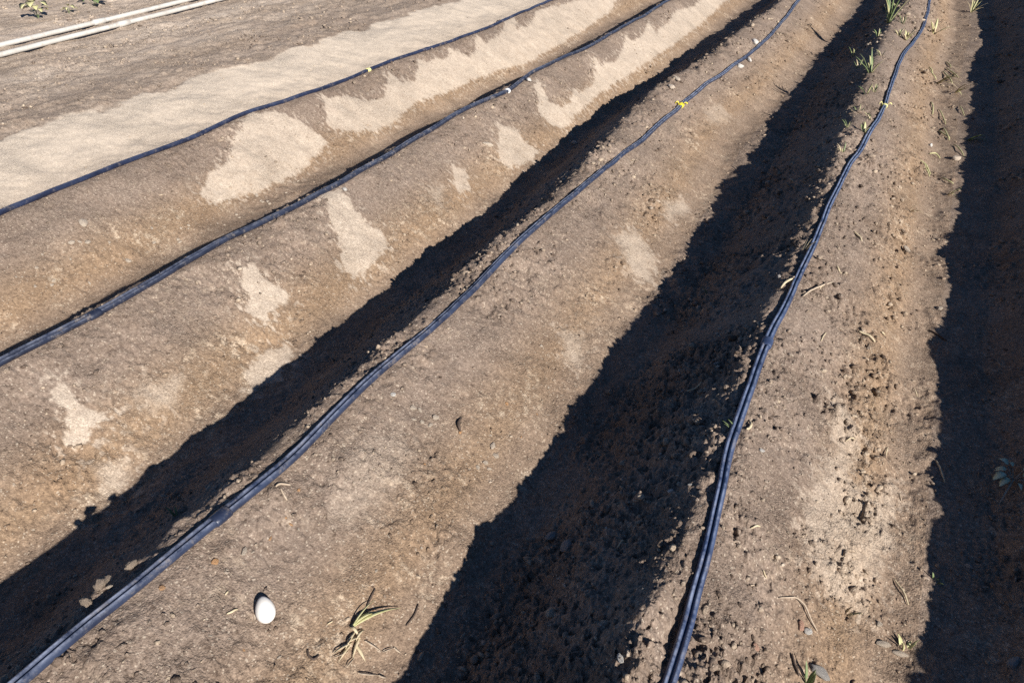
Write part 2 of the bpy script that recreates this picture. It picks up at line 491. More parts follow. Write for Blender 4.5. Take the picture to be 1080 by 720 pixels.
M_TWIG = plain('dark_twig', (0.045, 0.032, 0.024), (0.09, 0.06, 0.045), 80, 0.85)

# ------------------------------------------------------------------ ground sheet: polar grid about the place where one stands
def build_ground():
    az0 = YAW + math.pi / 2
    fine = np.arange(-R(62), R(62), 0.00165 / Q)
    coarse = np.linspace(R(62), 2 * math.pi - R(62), 110)[:-1]
    az = az0 + np.concatenate([fine, coarse])
    rs = [0.22]
    while rs[-1] < 13:
        r = rs[-1]; rs.append(r + max(0.0032, 0.0028 * r ** 0.8) / Q)
    while rs[-1] < 900:
        rs.append(rs[-1] * 1.035)
    rs = np.array(rs)
    A, Rr = np.meshgrid(az, rs)
    x = (Rr * np.cos(A)).ravel(); y = (Rr * np.sin(A)).ravel()
    z, dry, damp, rough, bed = full_height(x, y, True)
    far = sstep(40, 120, np.hypot(x, y))
    z = z * (1 - far) + 0.3 * far
    na, nr = len(az), len(rs)
    # the middle
    x = np.append(x, 0.0); y = np.append(y, 0.0); z = np.append(z, z[:na].mean())
    dry = np.append(dry, 0); damp = np.append(damp, 0.5); bed = np.append(bed, 0)
    co = np.stack([x, y, z], 1).astype(np.float32)
    idx = (np.arange(nr - 1)[:, None] * na + np.arange(na)[None, :])
    idn = (np.arange(nr - 1)[:, None] * na + (np.arange(na)[None, :] + 1) % na)
    quads = np.stack([idx, idx + na, idn + na, idn], -1).reshape(-1, 4)
    tri = np.stack([np.full(na, len(co) - 1), np.arange(na), (np.arange(na) + 1) % na], 1)
    loops = np.concatenate([quads.ravel(), tri.ravel()]).astype(np.int32)
    nq, nt = len(quads), len(tri)
    starts = np.concatenate([np.arange(nq) * 4, nq * 4 + np.arange(nt) * 3]).astype(np.int32)
    me = bpy.data.meshes.new('ground')
    me.vertices.add(len(co)); me.vertices.foreach_set('co', co.ravel())
    me.loops.add(len(loops)); me.loops.foreach_set('vertex_index', loops)
    me.polygons.add(nq + nt); me.polygons.foreach_set('loop_start', starts)
    me.update(calc_edges=True)
    me.polygons.foreach_set('use_smooth', np.ones(nq + nt, bool))
    for nm, v in (('dry', dry), ('damp', damp), ('bed', bed)):
        a = me.attributes.new(nm, 'FLOAT', 'POINT'); a.data.foreach_set('value', v.astype(np.float32))
    me.materials.append(M_SOIL)
    o = bpy.data.objects.new('ground', me); COL.objects.link(o)
    o['kind'] = 'structure'
    print('ground verts', len(co), na, nr)
    return o

build_ground()

# ------------------------------------------------------------------ loose crumbs and grit: one sheet of uncountable bits
def rock_mesh(sub=1, seed=0, squash=0.7, jitter=0.25):
    bm = bmesh.new()
    bmesh.ops.create_icosphere(bm, subdivisions=sub, radius=1.0)
    r = random.Random(seed)
    ph = [r.uniform(0, 6.28) for _ in range(6)]
    cuts = [(Vector((r.gauss(0, 1), r.gauss(0, 1), r.gauss(0, 1))).normalized(), r.uniform(0.62, 0.85)) for _ in range(9)] if sub >= 3 else []
    ax = (r.uniform(0.75, 1.3), r.uniform(0.75, 1.2), squash)
    for v in bm.verts:
        c = v.co.copy()
        n = math.sin(2.3 * c.x + ph[0]) * math.sin(2.9 * c.y + ph[1]) + 0.6 * math.sin(4.7 * c.z + ph[2] + 2 * c.x) + 0.4 * math.sin(6.3 * c.y + ph[3] - 3 * c.x)
        c *= 1 + jitter * 0.6 * n + r.uniform(-jitter, jitter) * (0.35 if sub < 3 else 0.12)
        for nn, dd in cuts:
            e = c.dot(nn) - dd
            if e > 0: c -= nn * e * 0.9
        v.co = Vector((c.x * ax[0], c.y * ax[1], c.z * ax[2]))
    return bm

def crumbs():
    protos = []
    for s in range(6):
        bm = rock_mesh(1, 90 + s, 0.75, 0.38)
        bm.verts.ensure_lookup_table(); bm.faces.ensure_lookup_table()
        protos.append((np.array([v.co[:] for v in bm.verts], np.float32), np.array([[v.index for v in f.verts] for f in bm.faces], np.int32)))
        bm.free()
    pts = []
    def scatter(n, region, rmin, rmax, p=2.5):
        px = rng.uniform(-40, 1120, n); py = rng.uniform(-60, 760, n)
        return px, py
    # candidates over the land itself
    N = 700000
    x = rng.uniform(-9.5, 2.2, N); y = rng.uniform(-0.2, 10.5, N)
    keepd = rng.uniform(0, 1, N) < np.clip(1.7 / (0.5 + np.hypot(x, y)), 0, 1)
    x, y = x[keepd], y[keepd]
    az = np.arctan2(y, x) - (YAW + math.pi / 2); az = (az + math.pi) % (2 * math.pi) - math.pi
    k = np.abs(az) < R(56); x, y = x[k], y[k]
    z, dry, damp, rough, bed = full_height(x, y, True)
    clus = 0.5 + 0.5 * fbm(x * 5, y * 5, 77, 3)
    k = rng.uniform(0, 1, len(x)) < np.clip((rough - 0.1) * 1.1, 0.06, 1) * np.clip(clus, 0.05, 1)
    x, y, z, dry, damp, bed, rough = (a[k] for a in (x, y, z, dry, damp, bed, rough))
    for i in hose_x:
        k = np.abs(x - np.interp(y, YS, hose_x[i])) > 0.0165
        x, y, z, dry, damp, bed, rough = (a[k] for a in (x, y, z, dry, damp, bed, rough))
    n = len(x)
    size = 0.0020 + 0.0068 * rng.uniform(0, 1, n) ** 4.5 * (0.35 + rough)
    size = size * np.clip(0.75 + 0.12 * np.hypot(x, y), 0.8, 1.7)
    cs, fs, at = [], [], {'dry': [], 'damp': [], 'bed': [], 'tone': []}
    off = 0
    which = rng.integers(0, 6, n); rot = rng.uniform(0, 6.28, n)
    for w in range(6):
        k = np.where(which == w)[0]
        V, Fc = protos[w]
        c, s = np.cos(rot[k])[:, None], np.sin(rot[k])[:, None]
        ex = rng.uniform(0.6, 1.55, len(k))[:, None]; ey = rng.uniform(0.6, 1.2, len(k))[:, None]
        vx = (V[None, :, 0] * ex * c - V[None, :, 1] * ey * s) * size[k][:, None] + x[k][:, None]
        vy = (V[None, :, 0] * ex * s + V[None, :, 1] * ey * c) * size[k][:, None] + y[k][:, None]
        vz = V[None, :, 2] * size[k][:, None] + (z[k] + size[k] * 0.25)[:, None]
        cs.append(np.stack([vx, vy, vz], -1).reshape(-1, 3))
        m = len(V)
        fs.append((Fc[None] + (np.arange(len(k)) * m)[:, None, None] + off).reshape(-1, 3))
        off += m * len(k)
        pale = (rng.uniform(0, 1, len(k)) < 0.03) * 0.8
        at['tone'].append(np.repeat(np.clip(rng.normal(0.05, 0.42, len(k)), -0.85, 0.9), m))
        at['dry'].append(np.repeat(np.maximum(dry[k] * 0.7, pale), m)); at['damp'].append(np.repeat(damp[k], m)); at['bed'].append(np.repeat(bed[k], m))
    co = np.concatenate(cs).astype(np.float32); fa = np.concatenate(fs).astype(np.int32)
    me = bpy.data.meshes.new('soil_crumbs')
    me.vertices.add(len(co)); me.vertices.foreach_set('co', co.ravel())
    me.loops.add(fa.size); me.loops.foreach_set('vertex_index', fa.ravel())
    me.polygons.add(len(fa)); me.polygons.foreach_set('loop_start', (np.arange(len(fa)) * 3).astype(np.int32))
    me.update(calc_edges=True)
    for nm in at:
        a = me.attributes.new(nm, 'FLOAT', 'POINT'); a.data.foreach_set('value', np.concatenate(at[nm]).astype(np.float32))
    me.materials.append(M_SOIL)
    o = bpy.data.objects.new('soil_crumbs', me); COL.objects.link(o)
    tag(o, 'loose brown crumbs of soil and grit strewn over the ridges', 'soil crumbs', kind='stuff')
    print('crumbs', n)
crumbs()

def hgt(x, y):
    return float(full_height(np.array([x]), np.array([y]))[0])

def place(px, py):
    p = ground_at(px, py)
    return np.array([p[0], p[1], hgt(p[0], p[1])])

def px_size(p):
    """metres that one photograph pixel covers at p"""
    return float(np.dot(np.asarray(p) - CAM, fwd)) / F

# ------------------------------------------------------------------ hoses
def tube_mesh(path, profile_fn, nseg, name, mat, parent=None, ref=Vector((0, 0, 1))):
    bm = bmesh.new()
    rings = []
    n = len(path)
    for i, p in enumerate(path):
        a = Vector(path[max(0, i - 1)]); b = Vector(path[min(n - 1, i + 1)])
        d = (b - a).normalized()
        side = d.cross(ref).normalized(); up = side.cross(d).normalized()
        ring = []
        for (u, v) in profile_fn(i):
            ring.append(bm.verts.new(Vector(p) + side * u + up * v))
        rings.append(ring)
    for i in range(n - 1):
        m = len(rings[i])
        for j in range(m):
            bm.faces.new((rings[i][j], rings[i][(j + 1) % m], rings[i + 1][(j + 1) % m], rings[i + 1][j]))
    bm.faces.new(rings[0]); bm.faces.new(list(reversed(rings[-1])))
    bmesh.ops.recalc_face_normals(bm, faces=bm.faces)
    return mesh_obj(name, bm, mat, parent)

def hose_path(i):
    ys = np.concatenate([np.arange(-2.5, 12, 0.018), np.arange(12, 40, 0.25)])
    xs = np.interp(ys, YS, hose_x[i])
    zs = full_height(xs, ys)
    zl = full_height(xs - 0.01, ys); zr = full_height(xs + 0.01, ys)
    zs = np.maximum(zs, np.maximum(zl, zr) - 0.002)
    k = np.ones(9) / 9
    zp = np.convolve(np.pad(zs, 4, mode='edge'), k, 'valid')
    return xs, ys, np.maximum(zp, zs - 0.004) + 0.0075 - 0.0045 * np.clip(fbm(ys * 2.1, ys * 0 + 5.0 * i, 430 + i, 2), 0, 1)

HOSE_W = {1: 0.0132, 2: 0.0138, 3: 0.0138, 4: 0.0132}
def make_hose(i, label):
    xs, ys, zs = hose_path(i)
    xs = xs + 0.0025 * fbm(ys * 3.1, ys * 0 + i, 400 + i, 3)
    path = list(zip(xs, ys, zs))
    wv = 1 + 0.10 * fbm(ys * 2.3, ys * 0 + 3.3 * i, 410 + i, 2)
    tw = 0.30 * fbm(ys * 0.9, ys * 0 + 7.7 * i, 420 + i, 2)
    def prof(k):
        out = []
        w = HOSE_W[i] * wv[k]; h = 0.0100 / wv[k]; c, s = math.cos(tw[k]), math.sin(tw[k])
        for j in range(32):
            a = 2 * math.pi * j / 32
            u = w * math.copysign(abs(math.cos(a)) ** 0.85, math.cos(a)); v = h * math.sin(a)
            if v > 0:                                   # the tape's two lobes with a groove between
                q = (abs(u) - 0.5 * w) / (0.5 * w)
                v = h * (0.18 + 0.92 * math.sqrt(max(0.0, 1 - q * q)))
            out.append((u * c - v * s, u * s + v * c))
        return out
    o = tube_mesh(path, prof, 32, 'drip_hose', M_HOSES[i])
    sheen_row = []
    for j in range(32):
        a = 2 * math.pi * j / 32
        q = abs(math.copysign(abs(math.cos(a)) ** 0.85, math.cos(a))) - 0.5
        sheen_row.append(math.exp(-(q / 0.24) ** 2) if math.sin(a) > 0 else 0.0)  # painted sky highlight, strongest on the two lobe tops
    at = o.data.attributes.new('sky_sheen', 'FLOAT', 'POINT')
    at.data.foreach_set('value', np.tile(np.array(sheen_row, np.float32), len(path)))
    tag(o, label, 'hose', 'black drip hoses along the ridge tops')
    return o, (xs, ys, zs)

hoses = {}
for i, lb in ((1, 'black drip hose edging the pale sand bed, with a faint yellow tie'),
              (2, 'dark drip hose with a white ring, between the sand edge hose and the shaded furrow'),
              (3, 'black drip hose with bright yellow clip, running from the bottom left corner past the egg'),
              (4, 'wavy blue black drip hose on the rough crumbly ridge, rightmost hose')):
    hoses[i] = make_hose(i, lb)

def collar(i, px, py, name, mat, length, rad_u, rad_v, label, tails=False):
    """a short sleeve or tie round the hose nearest the given place"""
    o, (xs, ys, zs) = hoses[i]
    wy = on_plane(px, py, RH + 0.01)[1]
    k = int(np.argmin(np.abs(ys - wy)))
    c = Vector((xs[k], ys[k], zs[k])); d = (Vector((xs[k + 1], ys[k + 1], zs[k + 1])) - Vector((xs[k - 1], ys[k - 1], zs[k - 1]))).normalized()
    path = [c + d * length * f for f in (-0.5, -0.46, -0.2, 0.0, 0.2, 0.46, 0.5)]
    sc = [0.92, 1.0, 1.0, 1.03, 1.0, 1.0, 0.92]
    def prof(q):
        return [(rad_u * sc[q] * math.cos(2 * math.pi * j / 18), rad_v * sc[q] * math.sin(2 * math.pi * j / 18)) for j in range(18)]
    t = tube_mesh(path, prof, 18, name, mat or M_HOSES[i], o)
    if label: t['label'] = label
    if tails:
        bm = bmesh.new(); bm.from_mesh(t.data)
        for s, L, up_ in ((1, 0.024, 0.012), (-1, 0.018, 0.014)):
            side = d.cross(Vector((0, 0, 1))).normalized()
            prev = None
            for q in range(6):
                f = q / 5
                p = c + side * s * (rad_u * 0.8 + L * f) + d * (0.012 * s * f * f) + Vector((0, 0, rad_v * 0.7 + up_ * math.sin(3.0 * f)))
                r = [bm.verts.new(p + d * 0.0042 * a + Vector((0, 0, 0.0018 * b))) for a, b in ((-1, -1), (1, -1), (1, 1), (-1, 1))]
                if prev:
                    for j in range(4): bm.faces.new((prev[j], prev[(j + 1) % 4], r[(j + 1) % 4], r[j]))
                prev = r
        bmesh.ops.recalc_face_normals(bm, faces=bm.faces)
        bm.to_mesh(t.data); bm.free()
        t.data.polygons.foreach_set('use_smooth', [False] * len(t.data.polygons))
    return t

collar(3, 722, 97, 'clip', M_YELLOW, 0.042, 0.0190, 0.0160, 'bright yellow clip with loose ends', True)
collar(4, 938, 103, 'clip', M_PALEYEL, 0.026, 0.0185, 0.0145, 'faded yellow clip', True)
collar(1, 386, 73, 'tie', M_PALEYEL, 0.030, 0.0180, 0.0140, 'pale yellow tie')
collar(2, 538, 94, 'ring', M_WHITEPL, 0.016, 0.0200, 0.0165, 'white plastic ring')
collar(4, 813, 364, 'coupling', None, 0.045, 0.0178, 0.0138, None)
collar(3, 232, 543, 'coupling', None, 0.045, 0.0178, 0.0138, None)
collar(2, 100, 330, 'coupling', None, 0.045, 0.0178, 0.0138, None)
collar(1, 450, 52, 'coupling', None, 0.045, 0.0178, 0.0138, None)

# ------------------------------------------------------------------ the two white pipes on the bed
def pipe(pts, label):
    w = [ground_at(px, py) for px, py in pts]
    w.sort(key=lambda p: p[1])
    w = np.array(w)
    # least squares straight run with slight bow, carried past the frame both ways
    co = np.polyfit(w[:, 1], w[:, 0], 1)
    ys = np.arange(w[0, 1] - 3.0, w[-1, 1] + 8.0, 0.12)
    xs = np.polyval(co, ys) + 0.012 * np.sin(ys * 1.1 + len(label))
    zs = base_height(xs, ys) + 0.024
    r = 0.0185
    o = tube_mesh(list(zip(xs, ys, zs)), lambda k: [(r * math.cos(2 * math.pi * j / 20), r * math.sin(2 * math.pi * j / 20)) for j in range(20)], 20, 'water_pipe', M_PVC)
    tag(o, label, 'pipe', 'white plastic pipes lying on the bare bed')
    yj = ground_at(114, 26)[1]
    k = int(np.argmin(np.abs(ys - yj)))
    a = Vector((xs[k], ys[k], zs[k])); d = (Vector((xs[k + 1], ys[k + 1], zs[k + 1])) - a).normalized()
    tube_mesh([a + d * f for f in (-0.06, -0.055, 0.055, 0.06)], lambda q: [((r + (0.001, 0.005, 0.005, 0.001)[q]) * math.cos(2 * math.pi * j / 20), (r + (0.001, 0.005, 0.005, 0.001)[q]) * math.sin(2 * math.pi * j / 20)) for j in range(20)], 20, 'coupling', M_PVC, o)
pipe([(0, 53), (50, 38), (113, 23), (180, 8), (205, 1)], 'white plastic pipe nearer the green weeds, farther of the pair on the bare bed')
pipe([(0, 63), (58, 47), (115, 33), (180, 15), (238, 1)], 'white plastic pipe nearer the drip hoses, closer of the pair on the bare bed')

# ------------------------------------------------------------------ the egg
def egg():
    p = place(277, 645)
    L = 27 * px_size(p) * 1.04 / 2; Wd = L * 0.70
    bm = bmesh.new()
    bmesh.ops.create_uvsphere(bm, u_segments=32, v_segments=24, radius=1)
    for v in bm.verts:
        z = v.co.z
        f = Wd * (1 - 0.16 * z - 0.05 * z * z + 0.02)
        v.co = Vector((v.co.x * f, v.co.y * f, z * L))
    o = mesh_obj('egg', bm, M_EGG)
    # lying on the flank, blunt end downhill
    n = Vector((-(hgt(p[0] + .04, p[1]) - hgt(p[0] - .04, p[1])) / .08, -(hgt(p[0], p[1] + .04) - hgt(p[0], p[1] - .04)) / .08, 1)).normalized()
    axis = Vector(np.asarray(rgt * -0.12 + upv * 1.0)); axis = (axis - n * axis.dot(n) * 0.8).normalized()
    o.rotation_mode = 'QUATERNION'; o.rotation_quaternion = axis.to_track_quat('Z', 'Y')
    o.location = Vector(p) + n * (Wd * 0.80)
    tag(o, 'white egg lying on the sunlit brown ridge flank near the bottom left', 'egg')
egg()

# ------------------------------------------------------------------ stones and clods
PROTO = {}
def rock_proto(shape, clod=False):
    if shape not in PROTO:
        bm = rock_mesh(4 if clod else 3, 300 + shape, 0.62, 0.34 if clod else 0.22)
        if clod:
            cc = np.array([v.co[:] for v in bm.verts])
            nn = 0.16 * fbm(cc[:, 0] * 3.1 + shape, cc[:, 1] * 3.1 + cc[:, 2] * 2.3, 800 + shape, 4)
            for v, q in zip(bm.verts, nn): v.co *= 1 + float(q)
        me = bpy.data.meshes.new('stone_shape'); bm.to_mesh(me); bm.free()
        me.polygons.foreach_set('use_smooth', [True] * len(me.polygons))
        PROTO[shape] = me
    return PROTO[shape]

_mats = {}
def stone(name, px, py, size_px, mat, label, cat, stretch=1.0, ang=0.0, group=None, sink=0.25):
    p = place(px, py)
    r = size_px * px_size(p) / 2
    sh = len(_mats) % 9 + (20 if cat == 'clod' else 0)
    key = (sh, mat.name)
    if key not in _mats:
        me = rock_proto(sh, cat == 'clod').copy(); me.materials.clear(); me.materials.append(mat); _mats[key] = me
    else:
        _mats[(len(_mats), 'x')] = None
    o = bpy.data.objects.new(name, _mats[key]); COL.objects.link(o)
    e = 0.02
    n = Vector((-(hgt(p[0] + e, p[1]) - hgt(p[0] - e, p[1])) / (2 * e) * 0.6, -(hgt(p[0], p[1] + e) - hgt(p[0], p[1] - e)) / (2 * e) * 0.6, 1)).normalized()
    o.rotation_mode = 'QUATERNION'
    o.rotation_quaternion = n.to_track_quat('Z', 'Y') @ Matrix.Rotation(ang, 3, 'Z').to_quaternion()
    o.location = Vector(p) + Vector((0, 0, r * (0.62 - sink) ))
    o.scale = (r * stretch, r / math.sqrt(stretch), r)
    tag(o, label, cat, group)
    return o

S = stone
S('stone', 90, 241, 10, M_PALE, 'long pale stone on the grey soil below the sand edge hose', 'stone', 1.5, 0.9)
S('soil_clod', 108, 618, 14, M_TANCLOD, 'oblong sunlit clod of earth jutting out of the shade beside the lower left hose', 'clod', 1.4, 1.0, sink=-0.1)
S('soil_clod', 92, 637, 14, M_TANCLOD, 'larger knobbly clod in the lower left shade, touching an oblong one', 'clod', 1.3, 0.6, sink=-0.1)
S('stone', 116, 620, 6, M_PALE, 'tiny pale stone just right of an oblong clod beside the lower left hose', 'stone')
S('soil_clod', 139, 598, 12, M_TANCLOD, 'single three cornered clod between the lower left hose and the dark furrow', 'clod', 1.1, 0.3, sink=-0.1)
S('stone', 781, 70, 8, M_WHITE, 'white stone right of the yellow clipped hose, lower of two side by side', 'stone', 1.3, 0.4)
S('stone', 790, 65, 7, M_WHITE, 'white stone right of the yellow clipped hose, upper of two side by side', 'stone', 1.2, 1.4)
S('stone', 796, 47, 8, M_WHITE, 'bright white stone close against the yellow clipped hose near the top edge', 'stone')
S('stone', 714, 86, 8, M_PALE, 'pale stone at the shade edge just above the bright yellow clip', 'stone', 1.3, 0.5)
S('stone', 708, 94, 9, M_PALE, 'pinkish pale stone at the shade edge left of the bright yellow clip', 'stone', 1.4, 0.2)
S('stone', 557, 86, 7, M_WHITE, 'small white stone under the hose with the white ring', 'stone')
S('stone', 606, 151, 7, M_PALE, 'cream stone with a dark shadow, low on the flank above the narrow shaded furrow', 'stone')
S('stone', 580, 571, 12, M_GREY, 'round grey stone in the wide dark furrow, left of two', 'stone')
S('stone', 598, 577, 14, M_GREY, 'round grey stone in the wide dark furrow, bigger right one of two', 'stone')
for k, (px, py, s) in enumerate([(436, 431, 7), (443, 433, 7), (459, 440, 7), (454, 448, 5), (445, 445, 5), (437, 443, 4)]):
    S('pebble', px, py, s, M_PALE, 'pale pebble in the small cluster halfway up the broad sunlit flank', 'pebble', 1.2, k, group='pebbles clustered on the broad sunlit flank')
S('stone', 415, 420, 6, M_WHITE, 'bluish white stone beside the yellow clipped hose in mid picture', 'stone')
for k, (px, py, s) in enumerate([(520, 471, 7), (523, 481, 6), (512, 488, 6), (516, 494, 5), (504, 492, 5)]):
    S('pebble', px, py, s, M_PALE, 'cream pebble in the loose cluster lower on the broad flank, near the dark furrow', 'pebble', 1.2, k * 1.7, group='pebbles clustered near the wide dark furrow')
S('stone', 864, 712, 16, M_GREY, 'large smooth grey stone at the bottom edge on the crumbly ridge', 'stone', 1.3, 1.5)
S('stone', 852, 667, 9, M_WHITE, 'white stone next to a reddish fragment near the bottom of the crumbly ridge', 'stone', 1.4, 2.2)
S('brick_fragment', 844, 660, 9, M_RED, 'reddish brick fragment beside a white stone on the crumbly ridge', 'brick fragment', 1.2, 0.4)
S('brick_fragment', 797, 683, 8, M_RED, 'broken reddish fragment on the crumbly ridge near the bottom of the wavy hose', 'brick fragment', 1.1, 1.2)
S('stone', 948, 690, 9, M_PALE, 'pale oblong stone below the yellow green sprout at the right shade edge', 'stone', 1.5, 2.2)
S('stone', 931, 682, 9, M_PALE, 'long pale stone left of the yellow green sprout at the right shade edge', 'stone', 1.7, 2.1)
S('stone', 926, 661, 7, M_PALE, 'small cream stone above the pair by the yellow green sprout', 'stone', 1.4, 0.1)
S('stone', 981, 155, 6, M_WHITE, 'small white stone high on the crumbly ridge near the green blade', 'stone')
S('stone', 1008, 168, 8, M_PALE, 'pale stone at the ragged right shade edge below the green blade', 'stone', 1.5, 2.4)
S('stone', 228, 596, 7, M_ORANGE, 'orange stone between the egg and the yellow clipped hose', 'stone')
S('stone', 172, 623, 7, M_ORANGE, 'light orange stone left of the egg, close to the lower left hose', 'stone', 1.1, 0.4)
S('stone', 258, 582, 7, M_PALE, 'pale stone above the egg', 'stone', 1.3, 0.2)
S('stone', 707, 522, 7, M_WHITE, 'white stone lit at the left edge of the crumbly ridge crest', 'stone')
S('stone', 716, 510, 6, M_PALE, 'pale stone just above a white one at the left edge of the crumbly crest', 'stone')
S('stone', 654, 697, 8, M_WHITE, 'white stone in shade at the foot of the lit heap by the wavy hose', 'stone', 1.4, 0.3)
S('soil_clod', 642, 413, 10, M_TANCLOD, 'tan clod sitting on the shade edge of the wide dark furrow', 'clod', 1.1, 0.8, sink=-0.1)
S('stone', 821, 293, 7, M_GREY, 'grey stone in the shade beside a pale straw left of the wavy hose', 'stone')
S('stone', 955, 265, 6, M_PALE, 'pale slender stone high on the crumbly flank facing the right shade', 'stone', 1.7, 1.6)
S('stone', 991, 325, 6, M_PALE, 'cream stone near the right shade edge, halfway up', 'stone')
S('stone', 135, 275, 6, M_PALE, 'cream stone above the near end of the white ringed hose', 'stone')
S('stone', 77, 259, 6, M_PALE, 'small cream stone left of two below the long pale stone', 'stone')
S('stone', 94, 260, 6, M_PALE, 'small cream stone right of two below the long pale stone', 'stone')
S('stone', 364, 201, 6, M_WHITE, 'white stone touching the top of the boot shaped sand patch', 'stone')
S('stone', 515, 155, 7, M_PALE, 'slim pale stone left of the ragged sand patch on the second flank', 'stone', 1.7, 2.3)
S('stone', 803, 478, 6, M_WHITE, 'small white stone beside the wavy hose, below the forked straw', 'stone')
S('stone', 1020, 600, 8, M_GREY, 'dark grey stone in the far right shade, above a trodden hollow', 'stone', 1.3, 0.3)
S('stone', 1068, 699, 13, M_GREY, 'flat grey stone in the shade of the bottom right corner', 'stone', 1.6, -0.4)

# ------------------------------------------------------------------ straws, roots, twigs: a bent rod through given places
def rod(name, pts, width_px, mat, label, cat, lift=0.002, flat=1.0, arch=0.0):
    ws = [place(px, py) for px, py in pts]
    r = width_px * px_size(ws[0]) / 2
    path = []
    n = len(ws)
    for i in range(n - 1):
        for q in range(5):
            f = q / 5
            p = ws[i] * (1 - f) + ws[i + 1] * f
            path.append(p)
    path.append(ws[-1])
    path = np.array(path)
    path[:, 2] = full_height(path[:, 0], path[:, 1])
    if len(path) >= 5:
        k = np.array([.1, .2, .4, .2, .1])
        path = np.stack([np.convolve(np.pad(path[:, a], 2, mode='edge'), k, 'valid') for a in range(3)], 1)
    path[:, 2] += lift + r * 0.7 + arch * np.sin(np.linspace(0, math.pi, len(path)))
    m = len(path)
    def prof(i):
        f = i / (m - 1); s = r * (1.0 - 0.5 * abs(2 * f - 1) ** 3)
        return [(s * math.cos(2 * math.pi * j / 8), s * flat * math.sin(2 * math.pi * j / 8)) for j in range(8)]
    o = tube_mesh([Vector(p) for p in path], prof, 8, name, mat)
    tag(o, label, cat)
    return o

rod('straw', [(823, 304), (829, 298), (838, 294)], 2.6, M_STRAW, 'short curved pale straw in the shade left of the wavy hose', 'straw', arch=0.004)
rod('root', [(846, 313), (860, 304), (880, 297)], 2.2, M_ROOT, 'pale root poking out to the right of the wavy hose', 'root', arch=0.006)
rod('straw', [(650, 580), (655, 574), (660, 570)], 1.8, M_STRAW, 'short pale straw in the wide dark furrow by the lit heap', 'straw')
rod('straw', [(786, 457), (792, 452), (790, 443)], 3.0, M_STRAW, 'forked yellowish straw against the right side of the wavy hose', 'straw', arch=0.004)
rod('straw', [(905, 348), (914, 356), (922, 366)], 2.6, M_STRAW, 'short slanting straw in the middle of the crumbly flank', 'straw', arch=0.003)
rod('root', [(820, 631), (838, 632), (848, 642), (854, 656), (862, 668)], 1.9, M_ROOT, 'long hooked root on the crumbly ridge near the bottom', 'root', arch=0.006)
rod('straw', [(240, 651), (246, 648), (252, 643)], 2.4, M_STRAW, 'yellowish straw left of the egg', 'straw')
rod('straw', [(238, 630), (242, 625)], 2.0, M_STRAW, 'tiny pale straw above left of the egg', 'straw')
rod('straw', [(292, 520), (297, 516), (308, 512)], 2.4, M_ROOT, 'orange tinted curl of straw beside the yellow clipped hose', 'straw', arch=0.004)
rod('straw', [(297, 520), (301, 528), (304, 532)], 2.2, M_ROOT, 'short straw below an orange tinted curl of straw', 'straw')
rod('twig', [(397, 624), (391, 635), (387, 645)], 2.2, M_TWIG, 'dark thin twig above the pale uprooted grass', 'twig')
rod('twig', [(442, 640), (438, 652), (428, 664)], 2.0, M_TWIG, 'bowed dark twig right of the pale uprooted grass, near the furrow', 'twig')
rod('twig', [(487, 441), (483, 449), (486, 457)], 3.2, M_TWIG, 'curved dark twig alone on the middle of the broad flank', 'twig', arch=0.003)
rod('twig', [(325, 686), (326, 694), (332, 700), (338, 694)], 2.6, M_TWIG, 'crooked dark twig left of the pale uprooted grass', 'twig')
rod('straw', [(985, 488), (990, 500), (996, 512)], 2.0, M_STRAW, 'straight straw crossing the ragged right shade edge', 'straw', arch=0.008)
rod('straw', [(835, 688), (838, 702), (842, 716)], 2.4, M_TWIG, 'dark rod as crack shadow beside a green blade at the bottom of the crumbly ridge', 'straw')  # dark rod laid in for the shadow of a crack
rod('straw', [(979, 345), (990, 351), (1000, 358)], 1.8, M_TWIG, 'thin dark rod as shadow line pointing into the shade at the right edge', 'straw')  # dark rod standing in for a cast shadow line
rod('straw', [(940, 612), (950, 628), (957, 642)], 2.0, M_STRAW, 'slanting straw above the right hand sprout at the shade edge', 'straw', arch=0.004)
rod('straw', [(720, 415), (730, 411), (740, 406)], 2.0, M_STRAW, 'faint straw in the shade left of the wavy hose, below a curved one', 'straw')
rod('straw', [(900, 245), (906, 253), (908, 258)], 2.0, M_STRAW, 'short upright straw high on the crumbly flank', 'straw')
rod('straw', [(345, 660), (352, 656)], 1.6, M_STRAW, 'tiny straw between the egg and the uprooted grass', 'straw')

# look-alike bits, each an object of its own
def scatter_px(n, poly, seed):
    r = random.Random(seed); out = []
    P = np.array(poly, float); mn = P.min(0); mx = P.max(0)
    while len(out) < n:
        q = np.array([r.uniform(mn[0], mx[0]), r.uniform(mn[1], mx[1])])
        if poly_sd(P, q[:1], q[1:])[0] > 0: out.append((float(q[0]), float(q[1])))
    return out
r9 = random.Random(5)
for px, py in scatter_px(11, [(850, 250), (975, 250), (975, 500), (940, 700), (760, 700), (800, 480)], 21):
    a = r9.gauss(0.9, 0.7); L = r9.uniform(2, 6)
    rod('straw', [(px - L * math.cos(a), py - L * math.sin(a)), (px + r9.uniform(-1, 1), py + r9.uniform(-1, 1)), (px + L * math.cos(a), py + L * math.sin(a))], r9.uniform(1.2, 2.2), r9.choice([M_STRAW, M_STRAW, M_ROOT]),
        'small dry straw bit strewn on the sunlit crumbly flank', 'straw', arch=r9.uniform(0, 0.005))['group'] = 'straw bits on the crumbly flank'
